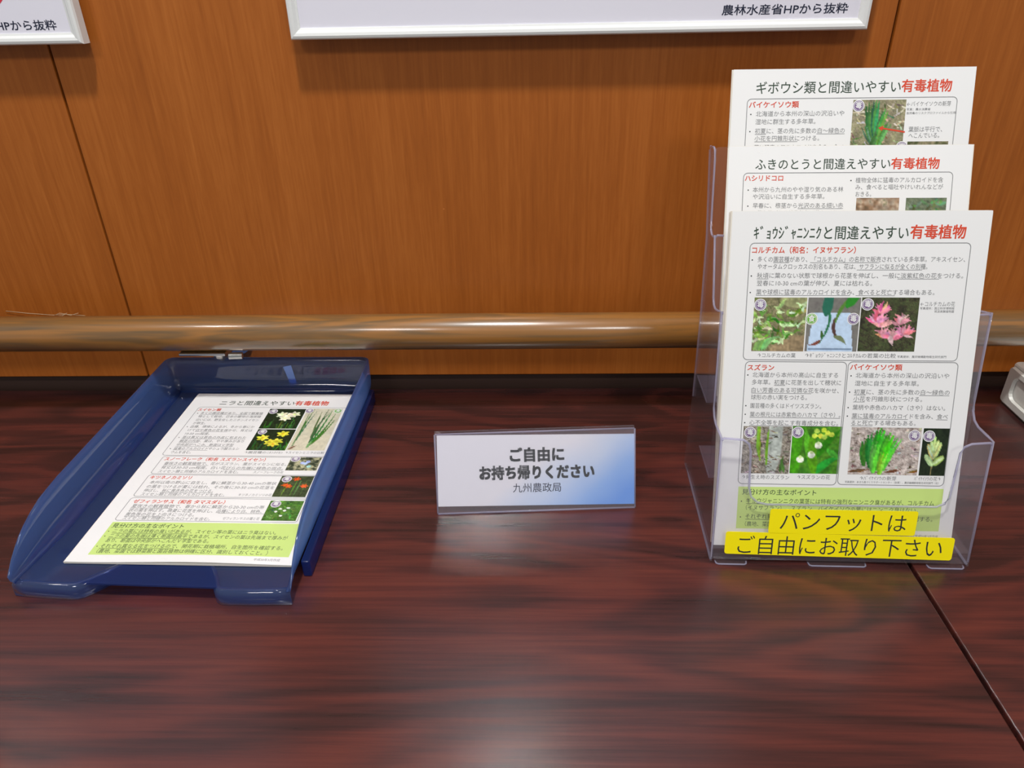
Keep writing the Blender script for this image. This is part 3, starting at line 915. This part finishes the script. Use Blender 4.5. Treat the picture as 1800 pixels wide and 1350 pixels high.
P.text('春咲きの観賞植物で、花がスズラン、葉がスイセンに似る。', 23.5, 157, 147.6, 5.0, under=((0, 10),)); P.text('背丈は30-50 cm程度。白い花びらの先端に緑色の斑点。', 23.5, 156, 140.4, 5.0, under=((15, 29),)); P.text('スイセン類と同様のアルカロイドを含む。', 23.5, 110, 133.4, 5.0)
P.text('スノーフレークの花', 126, 158, 134.0, 4.0, part='caption')
P.photo(158.6, 139.6, 192, 164.0, pic_snow()); P.mark(164.0, 160.2)
P.outline(16.4, 93.4, 196, 130.0, 3.5)
P.text('キツネノカミソリ', 20, 64, 122.4, 5.6, 'ink_red', 'heading', .014)
P.text('本州以南の野山に自生し、春に鱗茎から30-40 cmの帯状', 23.5, 157, 114.4, 5.0); P.text('の葉をつけるが夏には枯れ、その後に30-50 cmの花茎を', 23.5, 157, 107.4, 5.0); P.text('伸ばし、秋に黄赤色の花をつける。', 23.5, 96, 101.0, 5.0, under=((4, 16),)); P.text('スイセン類と同様のアルカロイドを含む。', 23.5, 110, 95.0, 4.6)
P.text('キツネノカミソリの花', 124, 158, 96.0, 4.0, part='caption')
P.photo(158.8, 95.4, 193, 130.4, pic_orange()); P.mark(165.4, 124.4)
P.outline(16.4, 56.6, 196, 91.8, 3.5)
P.text('ゼフィランサス（和名 タマスダレ）', 21.6, 114.9, 83.0, 5.6, 'ink_red', 'heading', .014)
P.text('夏咲きの観賞植物で、春から秋に鱗茎から20-30 cmの帯', 23.5, 157, 76.2, 5.0, under=((0, 9),)); P.text('状の葉を伸ばす。晩夏に花茎を伸ばし、品種により白、桃色、', 23.5, 157, 69.8, 5.0, under=((19, 29),)); P.text('黄色等の花を上向きにつける。', 23.5, 92, 63.6, 5.0, under=((0, 8),)); P.text('スイセン類と同様のアルカロイドを含む。', 23.5, 110, 58.0, 4.6)
P.text('ゼフィランサスの葉と花', 122, 158, 59.6, 4.0, part='caption')
P.photo(160.2, 59.2, 194, 89.4, pic_lawn()); P.mark(167.0, 84.0)
P.k += 1
for i in range(20):
    for j in range(6):
        q_ = lambda a, b: (16.6+186*a, 9.4+.6*a+45*b)
        P.poly([q_(i/20, j/6), q_((i+1)/20, j/6), q_((i+1)/20, (j+1)/6), q_(i/20, (j+1)/6)], 'lime', 'green_panel', 1)
P.text('見分け方の主なポイント', 19.2, 89, 46.2, 6.0, 'ink_green', 'heading', .006)
P.text('ニラの葉には特有の臭いがあるが、スイセン等の葉にはニラ臭はない。', 23.6, 181, 39.2, 5.2, 'ink_green', under=((0, 15),))
P.text('ニラの葉の先端は薄く断面は扁平であるが、スイセンの葉は先端まで厚みが', 23.6, 194, 32.4, 5.2, 'ink_green', under=((0, 16),))
P.text('あり、断面は中央部がへこんだＶ字型である。', 23.6, 122, 26.0, 5.2, 'ink_green')
P.text('それぞれ異なる花をつけるので、開花期に栽植場所、自生箇所を確認する。', 22.6, 194, 18.6, 5.2, 'ink_green', under=((0, 14),))
P.text('（農地、菜園では野菜類と園芸植物は明確に区分、識別しておくこと。）', 22.6, 182, 11.8, 5.2, 'ink_green')
P.text('平成30年3月作成', 172, 196, 4.2, 3.0, part='caption')
for y in (41, 34.2, 20.4): P.disc(19.4, y, .6, 'ink', 'bullet', 2, 8)
def tray_curl(u, w_):
    k = max(0, 1-w_/.07)**2
    return k*(.0010*cos(u/.21*2*pi*1.05+2.6) + .0008)
leaflet_stack('leaflet stack lying flat in the translucent blue tray', (-.3664, -.3421, .0181), -.0190, pi/2, P, .0020, 7, 4, tray_curl, 20, 30, .0016)

# ================================================================== CLEAR THREE-TIER HOLDER
H0 = (.2190, -.3230, 0.0)
hold = thing('leaflet_holder', 'clear acrylic three-tier leaflet holder with yellow labels on its front', 'leaflet holder', H0, -.027)
HW = .2300
# local side profile (depth back, height)
Fk = [(.0020, .0040), (.0505, .0560), (.0970, .1105)]
Lk = [(.0274, .1190), (.0856, .2125), (.1470, .2608)]
def plate_fn(k):
    f, l_ = Fk[k], Lk[k]
    L = sqrt((l_[0]-f[0])**2+(l_[1]-f[1])**2)
    c, s = (l_[0]-f[0])/L, (l_[1]-f[1])/L
    return L, (lambda u, v, d: (u, f[0]+c*v-s*d, f[1]+s*v+c*d))
for k in range(3):
    L, fn = plate_fn(k)
    a, b = (27, 203) if k == 0 else (30, 200)
    low = 55.2*MM if k == 0 else L-.060
    Lm = L/MM; lo = low/MM
    # outline of the lip, in mm: two raised ears and a low middle
    ol = [(1.5, 0), (228.5, 0), (228.5, Lm-3), (227, Lm-1.2)] + [(212, Lm-2.5), (206.5, Lm-5.5), (204, Lm-11)] + [(201.5, lo+9), (198.5, lo+3.5), (192, lo+.4)] + [(46, lo), (37, lo+2), (31, lo+7.5), (28.6, lo+16), (27.0, Lm-12), (25, Lm-5), (20, Lm-1.2)] + [(3, Lm), (1.5, Lm-2)]
    fp = prism('front_panel', [(x*MM, y*MM) for x, y in ol], fn, 'clear', hold, -.001, .001)
    rim = [fn(x*MM, y*MM, 0) for x, y in ol[2:]]
    tube('rim', rim, .00105, 'clear_edge', fp, 8)
    # floor of the pocket
    f = Fk[k]
    nxt = .0600 if k == 0 else .0585
    fz = f[1]+(.0085 if k == 0 else .0)
    box('pocket_floor', (.0015, f[0]+.0035, fz), (HW-.0015, f[0]+nxt-.004, fz+.0018), 'clear_edge' if k else 'clear', hold)
# back panel
bp0, bp1 = (.1560, .1105), (.2080, .3260)
Lb = sqrt((bp1[0]-bp0[0])**2+(bp1[1]-bp0[1])**2)
cb, sb = (bp1[0]-bp0[0])/Lb, (bp1[1]-bp0[1])/Lb
bfn = lambda u, v, d: (u, bp0[0]+cb*v-sb*d, bp0[1]+sb*v+cb*d)
prism('back_panel', rrect(.0015, 0, HW-.0015, Lb, .008), bfn, 'clear', hold, -.001, .001)
# side panels: stepped outline
side = [(.0020, .0005), (.0035, .0045)] + [Lk[0]] + [(.0375, .1185), (.0520, .1175), (.0600, .1195), (.0660, .1260), (.0695, .1360), Lk[1]] + \
       [(.0960, .2085), (.1085, .2045), (.1165, .2050), (.1220, .2100), (.1260, .2190), Lk[2]] + \
       [(.1500, .2580), (.1590, .2570), (.1650, .2600), (.1690, .2670), (.1850, .3200), (.1880, .3275), (.1930, .3290), (.2085, .3265), (.2100, .3230)] + \
       [(.1790, .2480), (.1640, .1695), (.1560, .0850), (.1560, .0030), (.1540, .0005)]
for sx in (0, 1):
    x0 = 0 if sx == 0 else HW-.0018
    sp = prism('side_panel', side, lambda a, b, d, x0=x0: (x0+d, a, b), 'clear', hold, 0, .0018)
    tube('rim', [(x0+.0009, a, b) for a, b in side[1:-2]], .0011, 'clear_edge', sp, 8)
    tube('bottom_edge', [(x0+.0009, a, .0013) for a in (.004, .06, .12, .152)], .0011, 'clear_edge', sp, 8)
# foot tabs
for a, b in ((.004, .033), (.0875, .1395), (.193, .2255)):
    ft = prism('foot_tab', rrect(a, -.0022, b, .012, .003), lambda u, v, d: (u, v, d), 'clear', hold, .0, .0016)
    tube('front_edge', [(a+.0004, .0025, .0009), (a+.0012, -.0010, .0009), (a+.003, -.0019, .0009), (b-.003, -.0019, .0009), (b-.0012, -.0010, .0009), (b-.0004, .0025, .0009)], .0007, 'clear_edge', ft, 8)
# labels stuck on the front panel
L, fn = plate_fn(0)
def label(poly, texts):
    lb = prism('label', [(x*MM, y*MM) for x, y in poly], fn, 'yellow', hold, .0012, .0015)
    P = Print()
    for s, x0, x1, y, h in texts: P.text(s, x0, x1, y, h, 'ink', 'lettering', -.004)
    P.build(lambda u, v, h: fn(u, v, .0015+h), lb)
label(rrect(48.8, 27.5, 177.0, 51.5, 2.0), [('パンフットは', 58.5, 168.2, 31.2, 17.0)])
label([(a, b-.0118*(a-112)) for a, b in rrect(11.6, 4.7, 212.6, 27.2, 2.4)], [('ご自由にお取り下さい', 23, 203, 6.6, 17.6)])

# ================================================================== SMALL SIGN
sg = thing('card_stand', 'small clear acrylic card stand with a white and blue card, between tray and leaflet holder', 'sign', (-.0390, -.2558, 0), radians(3.07))
tl = radians(21)
face = lambda u, v, d: (u, v*sin(tl)-d*cos(tl), v*cos(tl)+d*sin(tl))
prism('front_pane', rrect(0, .0002, .1997, .0832, .0008, 2), face, 'clear', sg, .0004, .0016)
prism('rear_pane', rrect(0, .0008, .1997, .0828, .0008, 2), face, 'clear', sg, -.0018, -.0004)
bk = lambda u, v, d: (u, .0832*sin(tl)*2+.004-v*sin(tl)+d*cos(tl), v*cos(tl)+d*sin(tl))
prism('back_leg', rrect(0, .0004, .1997, .0825, .0008, 2), bk, 'clear', sg, -.0010, .0010)
tubes('polished_edge', [[face(.001, .0010, 0), face(.1987, .0010, 0)], [face(.0012, .0826, 0), face(.1985, .0826, 0)], [face(.0006, .0015, 0), face(.0006, .082, 0)], [face(.1991, .0015, 0), face(.1991, .082, 0)]], .0009, 'clear_edge', sg, 8)
mc, n_, l_, b_ = new_mat('printed_card')
gv = n_.new('ShaderNodeTexCoord'); sp_ = n_.new('ShaderNodeSeparateXYZ'); l_.new(gv.outputs['Object'], sp_.inputs[0])
nz = noise(n_, l_, coords(n_, l_, (18, 18, 18)), 1.0, 2, .5)
q = math_node(n_, l_, 'SUBTRACT', math_node(n_, l_, 'MULTIPLY', sp_.outputs[0], 5.9), math_node(n_, l_, 'MULTIPLY', sp_.outputs[2], 8.6))
q = math_node(n_, l_, 'ADD', q, math_node(n_, l_, 'MULTIPLY', math_node(n_, l_, 'SUBTRACT', nz, .5), .25))
rp = ramp(n_, [(.22, (.80, .80, .84, 1)), (.52, (.60, .70, .86, 1)), (.78, (.30, .50, .86, 1)), (1.0, (.15, .36, .83, 1))])
l_.new(q, rp.inputs[0]); l_.new(rp.outputs[0], b_.inputs['Base Color']); b_.inputs['Roughness'].default_value = .45
M['card'] = mc
card = prism('card', [(.0012, .0086), (.1985, .0046), (.1988, .0768), (.0028, .0815)], face, 'card', sg, -.00025, .00025)
P = Print()
rotc = lambda x, y: (x, y - .010*(x-100))
P.text('ご自由に', 74.8, 128.0, 52.6, 12.8, 'ink', 'lettering', .042)
P.text('お持ち帰りください', 44, 158, 34.6, 12.8, 'ink', 'lettering', .042)
P.text('九州農政局', 76.6, 124.8, 20.6, 8.8, 'ink_navy', 'lettering', 0.0)
P.build(lambda u, v, h: face(u, v-.012*(u-.1), .00026+h), card)

# ================================================================== WHITE PLASTIC TRAY AT THE RIGHT EDGE
wt = thing('plastic_tray', 'white plastic tray cut off at the right edge of the picture', 'tray', (.7350, -.105, 0), radians(0))
W2, D2, HT, TH = .1003, .0685, .0530, .009
o_ = rrect(-W2, -D2, W2, D2, .006, 4); i_ = rrect(-W2+TH, -D2+TH, W2-TH, D2-TH, .012, 4)
n = len(o_)
V = [(x, y, 0) for x, y in o_] + [(x, y, HT-.002) for x, y in o_] + [(x*.99, y*.985, HT) for x, y in o_] + [(x, y, HT) for x, y in i_] + [(x*.97, y*.97, .010) for x, y in i_]
Fc = [tuple(range(n))[::-1], tuple(range(4*n, 5*n))]
for rr in range(4):
    for i in range(n):
        j = (i+1) % n
        Fc.append((rr*n+i, rr*n+j, (rr+1)*n+j, (rr+1)*n+i))
add_mesh('body', V, Fc, 'white_plastic', wt, False, fix=True)
# raised, rounded border on the side face, leaving a recessed field
bo = rrect(-D2+.004, .003, D2-.004, HT-.003, .004, 4); bi = rrect(-D2+.016, .012, D2-.016, HT-.010, .010, 4)
nb = len(bo)
V = [(-W2-.0005, a, b) for a, b in bo] + [(-W2-.004, a*.985, .0265+(b-.0265)*.95) for a, b in bo] + [(-W2-.004, a, b) for a, b in bi] + [(-W2-.0005, a*.97, .0265+(b-.0265)*.92) for a, b in bi]
Fc = []
for rr in range(3):
    for i in range(nb):
        j = (i+1) % nb
        Fc.append((rr*nb+i, rr*nb+j, (rr+1)*nb+j, (rr+1)*nb+i))
add_mesh('raised_border', V, Fc, 'white_plastic', wt, False, fix=True)
